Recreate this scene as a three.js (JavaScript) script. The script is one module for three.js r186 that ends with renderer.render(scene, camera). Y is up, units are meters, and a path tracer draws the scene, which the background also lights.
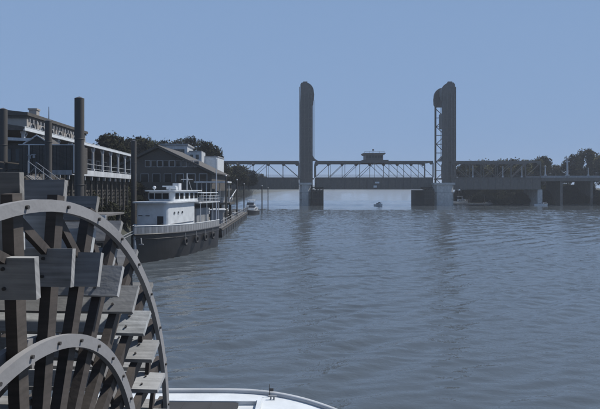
import * as THREE from 'three';
import { mergeGeometries, mergeVertices, toCreasedNormals } from 'three/addons/utils/BufferGeometryUtils.js';
import { ImprovedNoise } from 'three/addons/math/ImprovedNoise.js';

// ------------------------------------------------------------------ camera, sky, sun, exposure
const scene = new THREE.Scene();
const EYE = 8, FOC = 520, HOR = 188;                       // eye height (m), focal length and horizon row of the 600 x 409 photograph
const camera = new THREE.PerspectiveCamera(2 * Math.atan(204.5 / FOC) * 180 / Math.PI, 600 / 409, 0.1, 6000);
camera.position.set(0, EYE, 0);
camera.lookAt(0, EYE, -100);
camera.setViewOffset(600, 409, 0, 204.5 - HOR, 600, 409);  // level camera with a shifted lens
scene.add(camera);

const SKY = [[0, 0.238, 0.368, 0.595], [0.11, 0.235, 0.362, 0.588], [0.23, 0.222, 0.346, 0.572], [0.5, 0.16, 0.275, 0.50], [1, 0.105, 0.20, 0.41]]; // share of the way to the zenith, then colour
{
  const w = 64, h = 128, d = new Float32Array(w * h * 4);
  for (let j = 0; j < h; j++) {
    const e = Math.max(0, ((j + 0.5) / h - 0.5) * 2);       // 0 at the horizon, 1 at the zenith
    const k = SKY.findIndex((q) => q[0] >= e), A = SKY[Math.max(0, k - 1)], B = SKY[k], t = k ? (e - A[0]) / (B[0] - A[0]) : 0;
    for (let i = 0; i < w; i++) for (let c = 0; c < 4; c++) d[(j * w + i) * 4 + c] = c === 3 ? 1 : A[c + 1] + (B[c + 1] - A[c + 1]) * t;
  }
  const sky = new THREE.DataTexture(d, w, h, THREE.RGBAFormat, THREE.FloatType);
  sky.mapping = THREE.EquirectangularReflectionMapping;
  sky.magFilter = sky.minFilter = THREE.LinearFilter;
  sky.needsUpdate = true;
  scene.background = sky; scene.environment = sky;
}
const sunAz = 60 * Math.PI / 180, sunEl = 54 * Math.PI / 180; // to the camera's right, a little ahead
const sun = new THREE.DirectionalLight(new THREE.Color().setRGB(1, 0.96, 0.88), 5.0);
sun.position.set(Math.sin(sunAz) * Math.cos(sunEl) * 400, Math.sin(sunEl) * 400, -Math.cos(sunAz) * Math.cos(sunEl) * 400 - 120);
sun.target.position.set(0, 0, -120);
sun.castShadow = true; sun.shadow.radius = 3;
Object.assign(sun.shadow.camera, { left: -220, right: 220, top: 220, bottom: -220, near: 1, far: 1000 });
sun.shadow.mapSize.set(4096, 4096);
scene.add(sun, sun.target);
scene.fog = new THREE.FogExp2(new THREE.Color().setRGB(0.78, 0.84, 0.92), 0.00035);   // thin river haze
const renderer = new THREE.WebGLRenderer({ antialias: true });
renderer.toneMapping = THREE.LinearToneMapping;
renderer.toneMappingExposure = 1.0;
renderer.shadowMap.enabled = true;
renderer.setSize(1024, 698);

// ------------------------------------------------------------------ helpers
let seed = 7;
const rnd = () => { seed = (seed * 1664525 + 1013904223) >>> 0; return seed / 4294967296; };
const rr = (a, b) => a + (b - a) * rnd();
const wx = (px, d) => (px - 300) * d / FOC;                  // photo column at a known distance -> x
const wy = (py, d) => EYE + (HOR - py) * d / FOC;            // photo row at a known distance -> height
const V = (x, y, z) => new THREE.Vector3(x, y, z);
const noise = new ImprovedNoise();

function noiseTexture(size, fn, rep = 1) {                   // fn(u, v) -> 0..1, u v tile over 0..1
  const d = new Uint8Array(size * size * 4);
  for (let j = 0; j < size; j++) for (let i = 0; i < size; i++) {
    const v = Math.max(0, Math.min(255, Math.round(255 * fn(i / size, j / size)))), k = (j * size + i) * 4;
    d[k] = d[k + 1] = d[k + 2] = v; d[k + 3] = 255;
  }
  const t = new THREE.DataTexture(d, size, size);
  t.wrapS = t.wrapT = THREE.RepeatWrapping; t.magFilter = THREE.LinearFilter; t.minFilter = THREE.LinearMipmapLinearFilter; t.generateMipmaps = true;
  t.repeat.set(rep, rep); t.needsUpdate = true;
  return t;
}
// tiling fractal noise: blend of four shifted copies
const fbm = (x, y, z, o) => { let s = 0, a = 1, f = 1, n = 0; for (let i = 0; i < o; i++) { s += a * noise.noise(x * f, y * f, z + i * 7.3); n += a; a *= 0.55; f *= 2.03; } return s / n; };
function tile(u, v, fx, fy, z, o) {
  const g = (a, b) => fbm(a * fx, b * fy, z, o);
  const wu = u * u * (3 - 2 * u), wv = v * v * (3 - 2 * v);
  return (g(u, v) * (1 - wu) + g(u - 1, v) * wu) * (1 - wv) + (g(u, v - 1) * (1 - wu) + g(u - 1, v - 1) * wu) * wv;
}
const TEX = {
  blotch: noiseTexture(256, (u, v) => 0.80 + 0.34 * tile(u, v, 5, 5, 1.1, 5), 0.25),
  wood: noiseTexture(256, (u, v) => 0.74 + 0.5 * tile(u, v, 3, 40, 3.7, 4) + 0.4 * tile(u, v, 6, 6, 9.1, 4), 0.5),
  stain: noiseTexture(256, (u, v) => 0.78 + 0.42 * tile(u, v, 26, 3, 5.5, 4) + 0.34 * tile(u, v, 5, 5, 2.2, 4), 0.2),
  grit: noiseTexture(256, (u, v) => 0.5 + 0.9 * tile(u, v, 24, 24, 4.4, 4), 0.5),
};
for (const t of Object.values(TEX)) t.colorSpace = THREE.NoColorSpace;
function mat(r, g, b, rough = 0.8, map = null, extra = {}) {
  const m = new THREE.MeshPhysicalMaterial({ color: new THREE.Color().setRGB(r, g, b), roughness: rough, side: THREE.DoubleSide, ...extra });
  if (map) { m.map = TEX[map]; m.bumpMap = TEX.grit; m.bumpScale = extra.bumpScale ?? 0.004; }
  return m;
}
const M = {
  rim: mat(0.30, 0.30, 0.315, 0.6, 'blotch'),
  spoke: mat(0.075, 0.064, 0.06, 0.7, 'wood'),
  board: mat(0.45, 0.46, 0.48, 0.8, 'wood'),
  boardB: mat(0.39, 0.395, 0.405, 0.85, 'wood'),
  spokeB: mat(0.09, 0.077, 0.07, 0.7, 'wood'),
  boardD: mat(0.42, 0.415, 0.41, 0.85, 'wood'),
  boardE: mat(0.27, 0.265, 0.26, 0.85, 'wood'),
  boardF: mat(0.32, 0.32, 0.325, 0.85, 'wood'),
  boardC: mat(0.50, 0.52, 0.54, 0.8, 'wood'),
  iron: mat(0.07, 0.065, 0.065, 0.5, 'blotch'),
  white: mat(0.72, 0.75, 0.78, 0.4, 'blotch'),
  whiteOld: mat(0.55, 0.57, 0.60, 0.7, 'stain'),
  pale: mat(0.31, 0.32, 0.34, 0.8, 'stain'),
  hull: mat(0.04, 0.038, 0.039, 0.4, 'stain'),
  bulwark: mat(0.27, 0.28, 0.30, 0.6, 'stain'),
  glass: mat(0.02, 0.021, 0.023, 0.08),
  darkCanvas: mat(0.045, 0.045, 0.05, 0.9, 'blotch'),
  deckWood: mat(0.16, 0.15, 0.145, 0.85, 'wood'),
  pile: mat(0.07, 0.065, 0.062, 0.75, 'stain'),
  timber: mat(0.055, 0.05, 0.046, 0.9, 'wood'),
  timberB: mat(0.075, 0.068, 0.062, 0.9, 'wood'),
  steel: mat(0.14, 0.125, 0.112, 0.55, 'stain'),
  steelB: mat(0.165, 0.148, 0.132, 0.55, 'stain'),
  truss: mat(0.13, 0.118, 0.108, 0.6),
  concrete: mat(0.56, 0.56, 0.55, 0.9, 'stain'),
  asphalt: mat(0.06, 0.058, 0.056, 0.95, 'blotch'),
  roof: mat(0.10, 0.092, 0.087, 0.9, 'wood'),
  brick: mat(0.36, 0.335, 0.315, 0.9, 'blotch'),
  darkWall: mat(0.085, 0.078, 0.073, 0.9, 'wood'),
  earth: mat(0.05, 0.053, 0.042, 1, 'blotch'),
  rope: mat(0.35, 0.35, 0.34, 1),
  bark: mat(0.08, 0.07, 0.06, 1),
  leafA: mat(0.075, 0.082, 0.06, 0.9, null, { vertexColors: true }), leafB: mat(0.095, 0.10, 0.075, 0.9, null, { vertexColors: true }), leafC: mat(0.05, 0.056, 0.042, 0.9, null, { vertexColors: true }),
};

const ARRAYS = ['position', 'normal', 'uv'];
function clean(g) { for (const k of Object.keys(g.attributes)) if (!ARRAYS.includes(k)) g.deleteAttribute(k); return g; }
const flat = (g) => { const q = g.index ? g.toNonIndexed() : g; return clean(q); };
function box(w, h, d, x = 0, y = 0, z = 0, ry = 0, rx = 0, rz = 0) {      // box with uv in metres, centred at x y z
  const g = new THREE.BoxGeometry(w, h, d), u = g.attributes.uv, n = g.attributes.normal;
  const ou = (x * 0.37 + z * 0.61) % 3, ov = (y * 0.53 + x * 0.29) % 3;
  for (let i = 0; i < u.count; i++) {
    const ax = Math.abs(n.getX(i)), ay = Math.abs(n.getY(i));
    let a, b; if (ax > 0.5) { a = d; b = h; } else if (ay > 0.5) { a = w; b = d; } else { a = w; b = h; }
    u.setXY(i, u.getX(i) * a + ou, u.getY(i) * b + ov);
  }
  if (rx) g.rotateX(rx); if (rz) g.rotateZ(rz); if (ry) g.rotateY(ry);
  return g.translate(x, y, z);
}
function bar(p, q, w, h = w, up = V(0, 1, 0)) {                            // rectangular bar from p to q, h measured along up
  const d = q.clone().sub(p), L = d.length(); d.normalize();
  let u = up.clone(); if (Math.abs(u.dot(d)) > 0.98) u = V(1, 0, 0);
  const s = V().crossVectors(u, d).normalize(); u = V().crossVectors(d, s);
  const g = box(w, h, L);
  g.applyMatrix4(new THREE.Matrix4().makeBasis(s, u, d).setPosition(p.clone().add(q).multiplyScalar(0.5)));
  return g;
}
function rod(p, q, r0, r1 = r0, seg = 10) {
  const d = q.clone().sub(p), L = d.length();
  const g = new THREE.CylinderGeometry(r1, r0, L, seg, 1);
  g.applyQuaternion(new THREE.Quaternion().setFromUnitVectors(V(0, 1, 0), d.normalize()));
  return g.translate(...p.clone().add(q).multiplyScalar(0.5).toArray());
}
const join = (gs) => { gs = (Array.isArray(gs) ? gs : [gs]).map(flat); return gs.length === 1 ? gs[0] : mergeGeometries(gs); };
function prism(pts, depth, axis = 'z') {                                   // polygon (x,y) extruded, centred in depth
  const s = new THREE.Shape(pts.map(([x, y]) => new THREE.Vector2(x, y)));
  const g = new THREE.ExtrudeGeometry(s, { depth, bevelEnabled: false }).translate(0, 0, -depth / 2);
  if (axis === 'x') g.rotateY(-Math.PI / 2);                 // shape x becomes z
  return g;
}
function ringGeo(r0, r1, t, seg = 120) {                                    // flat ring, axis along x
  const g = new THREE.LatheGeometry([[r0, -t / 2], [r1, -t / 2], [r1, t / 2], [r0, t / 2], [r0, -t / 2]].map(([x, y]) => new THREE.Vector2(x, y)), seg);
  g.rotateZ(Math.PI / 2);
  const u = g.attributes.uv, p = g.attributes.position;
  for (let i = 0; i < u.count; i++) u.setXY(i, u.getX(i) * 6.283 * r1, Math.hypot(p.getY(i), p.getZ(i)) + p.getX(i));
  return toCreasedNormals(flat(g), 0.5);
}
const used = {};
function numbered(n) { const k = used[n] = (used[n] ?? -1) + 1; return k ? `${n}_${String(k).padStart(3, '0')}` : n; }
function obj(name, geos, m, parent = scene) {
  const o = new THREE.Mesh(Array.isArray(geos) || !geos.isBufferGeometry ? join(geos) : geos, m);
  o.castShadow = o.receiveShadow = true;
  if (parent === scene) o.name = numbered(name);
  else { const k = parent.children.filter((c) => c.name.replace(/_\d{3}$/, '') === name).length; o.name = k ? `${name}_${String(k).padStart(3, '0')}` : name; }
  parent.add(o);
  return o;
}
function node(name, parent) { const o = new THREE.Group(); const k = parent.children.filter((c) => c.name.replace(/_\d{3}$/, '') === name).length; o.name = k ? `${name}_${String(k).padStart(3, '0')}` : name; parent.add(o); return o; }
function tag(o, label, category, group) { o.userData = { ...o.userData, label, category }; if (group) o.userData.group = group; return o; }
function thing(name, label, category, [x, y, z] = [0, 0, 0], turn = 0, group) {
  const o = new THREE.Group(); o.name = numbered(name); scene.add(o);
  o.position.set(x, y, z); o.rotation.y = turn;
  return tag(o, label, category, group);
}
function structure(o) { o.userData.kind = 'structure'; return o; }

// ------------------------------------------------------------------ water
const waves = [];
{
  const add = (n, lmin, lmax, dir, spread, slope) => {
    for (let i = 0; i < n; i++) {
      const L = lmin * Math.pow(lmax / lmin, (i + rnd()) / n), a = dir + (rnd() + rnd() - 1) * spread, k = 2 * Math.PI / L;
      waves.push([Math.cos(a) * k, Math.sin(a) * k, slope / k, rnd() * 6.283, L]);
    }
  };
  add(12, 1.6, 3.8, 0.85, 0.4, 0.042);      // slow swell of old wakes, crests running to the far right
  add(26, 0.42, 1.6, 1.45, 0.75, 0.036);      // wind chop coming up the river
  add(8, 5, 12, 1.3, 0.8, 0.006);
}
function waterHeight(x, z, cell) {
  let s = 0;
  for (const [kx, kz, a, p, L] of waves) if (L > cell * 2.2) s += a * Math.sin(kx * x + kz * z + p);
  const g = 0.55 + 0.65 * (0.5 + 0.5 * fbm(x * 0.03, z * 0.022, 4.2, 2) * 2);
  return s * g;
}
function waterPatch(x0, x1, d0, d1, cell) {
  const nx = Math.round((x1 - x0) / cell), nz = Math.round((d1 - d0) / cell), pos = new Float32Array((nx + 1) * (nz + 1) * 3), uv = new Float32Array((nx + 1) * (nz + 1) * 2), idx = [];
  for (let j = 0, k = 0; j <= nz; j++) for (let i = 0; i <= nx; i++, k++) {
    const x = x0 + (x1 - x0) * i / nx, z = -(d0 + (d1 - d0) * j / nz);
    pos[k * 3] = x; pos[k * 3 + 1] = cell > 4 ? 0 : waterHeight(x, z, cell); pos[k * 3 + 2] = z;
    uv[k * 2] = x / 14; uv[k * 2 + 1] = z / 14;
    if (i < nx && j < nz) idx.push(k, k + 1, k + nx + 1, k + 1, k + nx + 2, k + nx + 1);
  }
  const g = new THREE.BufferGeometry();
  g.setAttribute('position', new THREE.BufferAttribute(pos, 3)); g.setAttribute('uv', new THREE.BufferAttribute(uv, 2)); g.setIndex(idx);
  g.computeVertexNormals();
  return g;
}
const ripple = noiseTexture(1024, (u, v) => 0.5 + 0.55 * tile(u, v, 56, 76, 8.8, 3));
M.water = new THREE.MeshPhysicalMaterial({ color: new THREE.Color().setRGB(0.068, 0.08, 0.092), roughness: 0.02, ior: 1.5, bumpMap: ripple, bumpScale: 0.025 });
{
  const g = mergeGeometries([waterPatch(-34, 46, -2, 72, 0.16), waterPatch(-34, 46, -20, -2, 2), waterPatch(-60, 110, 72, 190, 0.4), waterPatch(-70, 170, 190, 330, 1), waterPatch(-900, 1100, 330, 2800, 10), waterPatch(-900, -60, 0, 330, 10), waterPatch(170, 900, 0, 330, 10), waterPatch(46, 170, -20, 72, 2), waterPatch(110, 170, 72, 190, 1)]);
  structure(obj('river_water', g, M.water)).userData.label = 'rippled river water reflecting the pale blue sky';
}

// ------------------------------------------------------------------ river banks
function bank(name, line, toward, top, slopeRun, m) {        // line: [x, depth] at the waterline; toward: +1 land to the right, -1 to the left
  const pos = [], uv = [], idx = [], rows = [[-0.5, -1], [0.25, 0.8], [0.6, top * 0.55], [1, top], [1.8, top + 0.1], [30 / slopeRun, top + 0.15], [420 / slopeRun, top + 0.2]];
  const pts = [];
  for (let i = 0; i < line.length - 1; i++) for (let k = 0; k < 8; k++) pts.push([line[i][0] + (line[i + 1][0] - line[i][0]) * k / 8, line[i][1] + (line[i + 1][1] - line[i][1]) * k / 8]);
  pts.push(line[line.length - 1]);
  const nrm = pts.map((p, i) => { const a = pts[Math.max(0, i - 6)], b = pts[Math.min(pts.length - 1, i + 6)], dx = b[0] - a[0], dd = b[1] - a[1], l = Math.hypot(dx, dd) || 1; return [toward * dd / l, -toward * dx / l]; });
  pts.forEach(([x, d], i) => rows.forEach(([r, y], j) => {
    const n = j > 0 && j < 4 ? fbm(x * 0.21 + j, d * 0.21, 3.1, 3) : 0;
    const o = r * slopeRun + n * 1.2; pos.push(x + nrm[i][0] * o, y + n * 0.5, -(d + nrm[i][1] * o)); uv.push(d, r * slopeRun + y);
    if (i && j) { const a = i * rows.length + j; idx.push(a, a - 1, a - rows.length, a - 1, a - rows.length - 1, a - rows.length); }
  }));
  const g = new THREE.BufferGeometry();
  g.setAttribute('position', new THREE.Float32BufferAttribute(pos, 3)); g.setAttribute('uv', new THREE.Float32BufferAttribute(uv, 2)); g.setIndex(idx); g.computeVertexNormals();
  return structure(obj(name, g, m));
}
bank('left_riverbank', [[-26, -20], [-26, 20], [-28, 60], [-31, 96], [-36, 130], [-41, 180], [-43, 240], [-46, 330], [-62, 600], [-70, 1000], [-40, 1600], [60, 2300], [500, 2700]], -1, 8.4, 3.5, M.earth);
bank('right_riverbank', [[260, 130], [200, 190], [150, 226], [138, 240], [112, 248], [88, 262], [90, 300], [128, 420], [220, 640], [380, 1000], [620, 1600], [900, 2300]], 1, 7.0, 16, M.earth);

// ------------------------------------------------------------------ trees
function crownGeo(n, clumps, leaf, sd) {                       // crown of unit radius made of leaf faces in clumps
  seed = sd;
  const cs = [];
  for (let i = 0; i < clumps; i++) {
    const a = rnd() * 6.283, y = rr(-0.75, 0.95), rad = Math.sqrt(Math.max(0.05, 1 - y * y)) * rr(0.35, 0.86);
    cs.push([Math.cos(a) * rad, y * 0.86, Math.sin(a) * rad, rr(0.2, 0.38)]);
  }
  const pos = [], nor = [], col = [];
  const q = new THREE.Quaternion(), e = new THREE.Euler();
  for (let i = 0; i < n; i++) {
    const [cx, cy, cz, r] = cs[Math.floor(rnd() * clumps)];
    const d = V(rnd() * 2 - 1, rnd() * 2 - 1, rnd() * 2 - 1).normalize().multiplyScalar(r * Math.pow(rnd(), 0.4));
    const c = V(cx, cy, cz).add(d);
    q.setFromEuler(e.set(rr(-1.2, 1.2), rnd() * 6.283, rr(-1, 1)));
    const s = leaf * rr(0.6, 1.3);
    const P = [V(-s, 0, -s * 0.6), V(s, 0, -s * 0.6), V(0, 0, s)].map((p) => p.applyQuaternion(q).add(c));
    const nn = V(0, 1, 0).applyQuaternion(q);
    const tone = rr(0.55, 1.5), warm = rr(0.88, 1.14);
    for (const p of P) { pos.push(p.x, p.y, p.z); nor.push(nn.x, nn.y, nn.z); col.push(tone * warm, tone, tone * 0.9); }
  }
  const g = new THREE.BufferGeometry();
  g.setAttribute('position', new THREE.Float32BufferAttribute(pos, 3)); g.setAttribute('normal', new THREE.Float32BufferAttribute(nor, 3)); g.setAttribute('color', new THREE.Float32BufferAttribute(col, 3));
  g.setAttribute('uv', new THREE.Float32BufferAttribute(new Float32Array(pos.length / 3 * 2), 2));
  return g;
}
const CROWNS = [crownGeo(5200, 46, 0.062, 11), crownGeo(5200, 34, 0.062, 23), crownGeo(4800, 60, 0.058, 37)];
function trunkGeo(h, r, top) {
  const g = [rod(V(0, -0.6, 0), V(0.1, h * 0.55, 0), r, r * 0.7, 8), rod(V(0.1, h * 0.55, 0), V(0, h * 0.95, 0.1), r * 0.7, r * 0.3, 7)];
  for (let k = 0; k < 5; k++) { const a = k * 1.26 + rnd(), y = h * rr(0.5, 0.75); g.push(rod(V(0.08, y, 0), V(Math.cos(a) * top * 0.55, y + top * rr(0.4, 0.8), Math.sin(a) * top * 0.55), r * 0.4, r * 0.12, 6)); }
  return g;
}
function tree(name, label, px, d, topY, base, rw, variant, lm, group) {   // column, distance, top row in the photo, ground height, crown half-width (m)
  const top = wy(topY, d), H = top - base, rh = Math.min(H * 0.46, rw * 1.35), o = thing(name, label, 'tree', [wx(px, d), base, -d], rnd() * 6.283, group);
  const tr = obj('trunk', trunkGeo(H - rh, 0.028 * H, rh), M.bark, o);
  const c = obj('crown', CROWNS[variant], lm, o);
  c.scale.set(rw, rh, rw); c.position.y = H - rh;
  if (H - 2 * rh > 3) { const c2 = obj('crown', CROWNS[(variant + 1) % 3], lm, o); c2.scale.set(rw * 0.9, rh * 0.8, rw * 0.9); c2.position.y = H - rh * 1.9; }
  return o;
}
const RB = 'trees on the far bank behind the bridge truss';
const ORD = ['first', 'second', 'third', 'fourth', 'fifth', 'sixth', 'seventh', 'eighth', 'ninth'];
[[461, 280, 163, 7], [471, 292, 161.5, 7.5], [481, 278, 160.5, 7], [491, 296, 161.5, 7.5], [501, 280, 160, 7.5], [511, 292, 159.5, 7.6], [521, 279, 160.5, 7.2], [530, 290, 161, 7], [538, 282, 159, 6]].forEach(([p, d, t, r], i) =>
  tree('riverside_tree', `dark leafy tree behind the side truss, ${ORD[i]} from the right tower`, p, d, t, 6, r, i % 3, [M.leafA, M.leafC, M.leafB][i % 3], RB));
tree('riverside_tree', 'dark tree with loose crown just past the end of the bridge truss', 543, 290, 156.5, 7, 5.4, 1, M.leafA, RB);
tree('riverside_tree', 'small low dark tree in the dip between taller trees past the truss', 556, 300, 165, 7, 5, 2, M.leafB, RB);
tree('riverside_tree', 'broad dark tree left of the tallest tree on far bank', 570, 288, 155, 7, 6.4, 0, M.leafC, RB);
tree('riverside_tree', 'tallest dark tree on the far bank with ragged top', 586, 300, 149.5, 7, 7.2, 1, M.leafA, RB);
tree('riverside_tree', 'dark tree at the outer end of the far bank row', 602, 285, 155, 7, 6.5, 2, M.leafB, RB);
const LB = 'trees behind the waterfront buildings';
[[104, 118, 136, 4.2, 0], [114, 122, 134, 4.2, 1]].forEach(([p, d, t, r, v], i) => tree('street_tree', ['smaller rounded tree top just above the veranda building roof', 'higher rounded tree top above the veranda building roof'][i], p, d, t, 8.5, r, v, M.leafB, LB));
[[128, 150, 139, 5, 2], [139, 155, 137.5, 5, 0], [150, 150, 138.5, 5, 1]].forEach(([p, d, t, r, v], i) => tree('street_tree', ['dark tree directly behind the pile beside the gable roof', 'dark tree between that pile and the gable peak', 'dark tree right behind the gable roof peak'][i], p, d, t, 8.5, r, v, M.leafA, LB));
[[168, 205, 140.5, 6.5, 1], [182, 200, 139, 6.5, 2], [195, 180, 137, 6, 0], [206, 172, 142.5, 5, 1], [214, 176, 149, 4.6, 2]].forEach(([p, d, t, r, v], i) => tree('street_tree', `tall dark tree above the pale block, ${ORD[i]} from the gable peak`, p, d, t, 8.5, r, v, M.leafC, LB));
[[222, 205, 163, 5.5, 0], [231, 215, 166, 5, 1], [240, 225, 165.5, 5, 2], [249, 232, 170.5, 4.6, 0], [258, 300, 173.5, 6, 1]].forEach(([p, d, t, r, v], i) => tree('street_tree', `dark bushy tree at the bridge's town end, ${ORD[i]} from the white block`, p, d, t, 7.5, r, v, M.leafA, 'trees at the near bridge end'));
{ // bushes on the far bank and the far-off wood
  seed = 91;
  const bush = (name, list, m, label, cat) => {
    const im = new THREE.InstancedMesh(CROWNS[2], m, list.length), mm = new THREE.Matrix4();
    list.forEach(([x, y, z, rw, rh], i) => im.setMatrixAt(i, mm.compose(V(x, y, z), new THREE.Quaternion().setFromAxisAngle(V(0, 1, 0), i * 2.4), V(rw, rh, rw))));
    im.name = numbered(name); im.castShadow = im.receiveShadow = true; im.userData = { kind: 'stuff', label, category: cat }; scene.add(im);
  };
  const L = [];
  const shore = [[170, 214], [150, 226], [138, 240], [112, 248], [88, 262], [80, 290]];
  for (let i = 0; i < 520; i++) { const q = rnd() * 4.98, k = Math.floor(q), f = q - k, a = shore[k], b = shore[k + 1], up = rr(0.5, 17), dx = b[0] - a[0], dd = b[1] - a[1], l = Math.hypot(dx, dd); L.push([a[0] + dx * f + dd / l * up, 0.5 + up * 0.42 + rr(0, 1), -(a[1] + dd * f - dx / l * up), rr(1.8, 3.6), rr(1.5, 2.8)]); }
  bush('bank_bushes', L, M.leafC, 'dark bushes covering the slope of the far bank', 'bushes');
  const B = [];
  for (let i = 0; i < 240; i++) { const d = rr(50, 320), up = rr(0, 3.6); B.push([-27.6 - (d - 50) * 0.08 - up, 0.6 + up * 2.1 + rr(0, 0.8), -d, rr(1.2, 2.6), rr(1, 2)]); }
  for (let i = 0; i < 140; i++) { const d = rr(235, 900), up = rr(0, 4); B.push([(d < 330 ? -43 - (d - 240) * 0.033 : -46 - (d - 330) * 0.06) - up + 1, 0.8 + up * 2 + rr(0, 1), -d, rr(3, 6), rr(2, 3.5)]); }
  bush('levee_bushes', B, M.leafA, 'dark bushes along the steep levee under the waterfront', 'bushes');
  const F = [];
  for (let i = 0; i < 150; i++) { const x = rr(-260, 620), d = rr(1260, 1500); F.push([x, rr(6, 9), -d * 1.9, rr(14, 24), rr(9, 15)]); }
  for (let i = 0; i < 90; i++) { const d = rr(340, 1000); F.push([(i % 2 ? 122 + (d - 340) * 0.42 : -56 - (d - 330) * 0.05) + rr(0, 14) * (i % 2 ? 1 : -1), rr(7, 10), -d, rr(5, 9), rr(5, 8)]); }
  bush('distant_wood', F, M.leafA, 'distant wood along the river beyond the bridge', 'wood');
}

// ------------------------------------------------------------------ the lift bridge (near truss plane at distance 240, deck 16 m wide)
{
  const D0 = 240, D1 = 256, zn = -D0, zf = -D1;
  const br = thing('lift_bridge', 'dark steel vertical lift bridge with two towers across the river', 'bridge', [0, 0, 0]);
  const yTop = wy(161, D0), yDeck = wy(177.3, D0), yLow = wy(189.5, D0);
  function span(name, x0, x1, panels, flip) {
    const s = node(name, br), w = (x1 - x0) / panels;
    for (const z of [zn, zf]) {
      obj('top_chord', bar(V(x0, yTop - 0.4, z), V(x1, yTop - 0.4, z), 0.5, 0.85), M.truss, s);
      for (let k = 0; k <= panels; k++) {
        const x = x0 + k * w;
        obj('vertical', box(k % panels ? 0.2 : 0.5, yTop - yDeck - 0.8, 0.3, x, (yTop + yDeck) / 2 - 0.4, z), M.truss, s);
        obj('gusset', prism([[-0.9, 0], [0.9, 0], [0.35, -0.8], [-0.35, -0.8]], 0.12).translate(x + (k === 0 ? 0.9 : k === panels ? -0.9 : 0), yTop - 0.83, z), M.truss, s);
        if (k < panels) { const up = (k < panels / 2) !== flip; obj('diagonal', bar(V(up ? x : x + w, yDeck + 0.15, z), V(up ? x + w : x, yTop - 0.9, z), 0.22, 0.2), M.truss, s); }
      }
      // girder face below the deck: flanges, web and stiffeners
      obj('girder', [box(x1 - x0, yDeck - yLow - 0.7, 0.35, (x0 + x1) / 2, (yDeck + yLow) / 2, z), box(x1 - x0, 0.35, 0.8, (x0 + x1) / 2, yDeck - 0.18, z), box(x1 - x0, 0.35, 0.8, (x0 + x1) / 2, yLow + 0.18, z)], M.steel, s);
      for (let k = 0; k <= panels * 2; k++) obj('stiffener', box(0.18, yDeck - yLow - 0.75, 0.7, x0 + 0.12 + k * (x1 - x0 - 0.24) / (panels * 2), (yDeck + yLow) / 2, z), M.steelB, s);
      obj('railing', [box(x1 - x0, 0.09, 0.07, (x0 + x1) / 2, yDeck + 1.1, z + 0.35), box(x1 - x0, 0.07, 0.06, (x0 + x1) / 2, yDeck + 0.6, z + 0.35)], M.truss, s);
    }
    for (let k = 0; k <= panels; k++) obj('sway_brace', bar(V(x0 + k * w, yTop - 0.35, zn - 0.26), V(x0 + k * w, yTop - 0.35, zf + 0.26), 0.25, 0.3), M.truss, s);
    obj('deck', box(x1 - x0, 0.4, D1 - D0 - 0.82, (x0 + x1) / 2, yDeck - 0.6, -(D0 + D1) / 2), M.asphalt, s);
    for (let k = 0; k <= panels; k++) obj('floor_beam', box(0.4, 1.6, D1 - D0 - 0.72, x0 + 0.3 + k * (w - 0.6 / panels), yDeck - 1.65, -(D0 + D1) / 2), M.steel, s);
    return s;
  }
  span('side_span', -38, -0.6, 5, false);
  const lift = span('lift_span', 7.2, 61.4, 8, false);
  span('side_span', 69.8, 111, 6, true);
  { // control house on top of the lift span
    const h = lift, x = wx(375.5, D0), z = -(D0 + D1) / 2, y = yTop;
    obj('house_beam', box(12, 0.5, 16.6, x, y + 0.27, z), M.truss, h);
    obj('house_wall', box(8.2, 2.6, 9, x, y + 1.85, z), M.steel, h);
    for (let k = 0; k < 6; k++) obj('house_window', box(0.95, 1.0, 0.06, x - 3.3 + k * 1.32, y + 2.2, z + 4.53), M.glass, h);
    obj('house_roof', prism([[-4.6, 0], [4.6, 0], [5.2, 0.55], [5.2, 0.8], [-5.2, 0.8], [-5.2, 0.55]], 10.5).translate(x, y + 3.16, z), M.steelB, h);
    obj('house_rail', [...[-4.6, -2.3, 2.3, 4.6].map((q) => box(0.1, 0.7, 0.1, x + q, y + 4.3, z + 4.9)), box(9.4, 0.08, 0.08, x, y + 4.65, z + 4.9)], M.truss, h);
    obj('mast', [rod(V(x, y + 3.9, z), V(x, y + 5.6, z), 0.09), box(0.8, 0.7, 0.5, x, y + 5.7, z)], M.truss, h);
    for (const [px, py, w, hh] of [[377, 182.6, 2.0, 0.8], [375, 186.6, 1.5, 1.0]]) obj('clearance_board', box(w, hh, 0.06, wx(px, D0), wy(py, D0), zn + 0.5), M.white, lift);
  }
  function tower(xa, dir) {                                     // xa: land-side edge, dir: +1 channel to the right
    const t = node('tower', br), T = wy(82, D0), X = (u) => xa + dir * u, W = 5.9;
    // streamlined sheathed side with a rounded head on the channel side
    const head = [[0, 7.2], [W, 7.2], [W, 20.6], [W, T - 9]];
    head.push([W + 0.55, T - 8.2], [W + 0.7, T - 5.5]);
    for (let k = 0; k <= 10; k++) { const a = k / 10 * Math.PI / 2; head.push([W + 0.55 - 4.0 + 4.0 * Math.cos(a), T - 4.6 + 4.6 * Math.sin(a)]); }
    head.push([0.8, T], [0.15, T - 1.0]);
    obj('side_sheathing', prism(head.map(([u, y]) => [X(u), y]), 1.6).translate(0, 0, zn - 1.7), M.steel, t);
    for (const u of [0.45, 2.0, 3.9, 5.45]) obj('pilaster', box(0.5, T - 17, 0.25, X(u), (T + 12.5) / 2 - 2.5, zn - 0.78), M.steelB, t);
    for (let y = 15; y < T - 9; y += 4.2) obj('panel_seam', box(W - 0.2, 0.22, 0.12, X(W / 2), y, zn - 0.85), M.steelB, t);
    obj('land_fin', box(0.3, T - 12, 2.2, X(-0.15), (T + 8) / 2, zn - 2), M.steelB, t);
    obj('head_cap', box(2.0, 0.5, 1.3, X(2.4), T + 0.2, zn - 1.7), M.steelB, t);
    // open braced side on the far face
    const zb = zf + 0.6;
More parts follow.
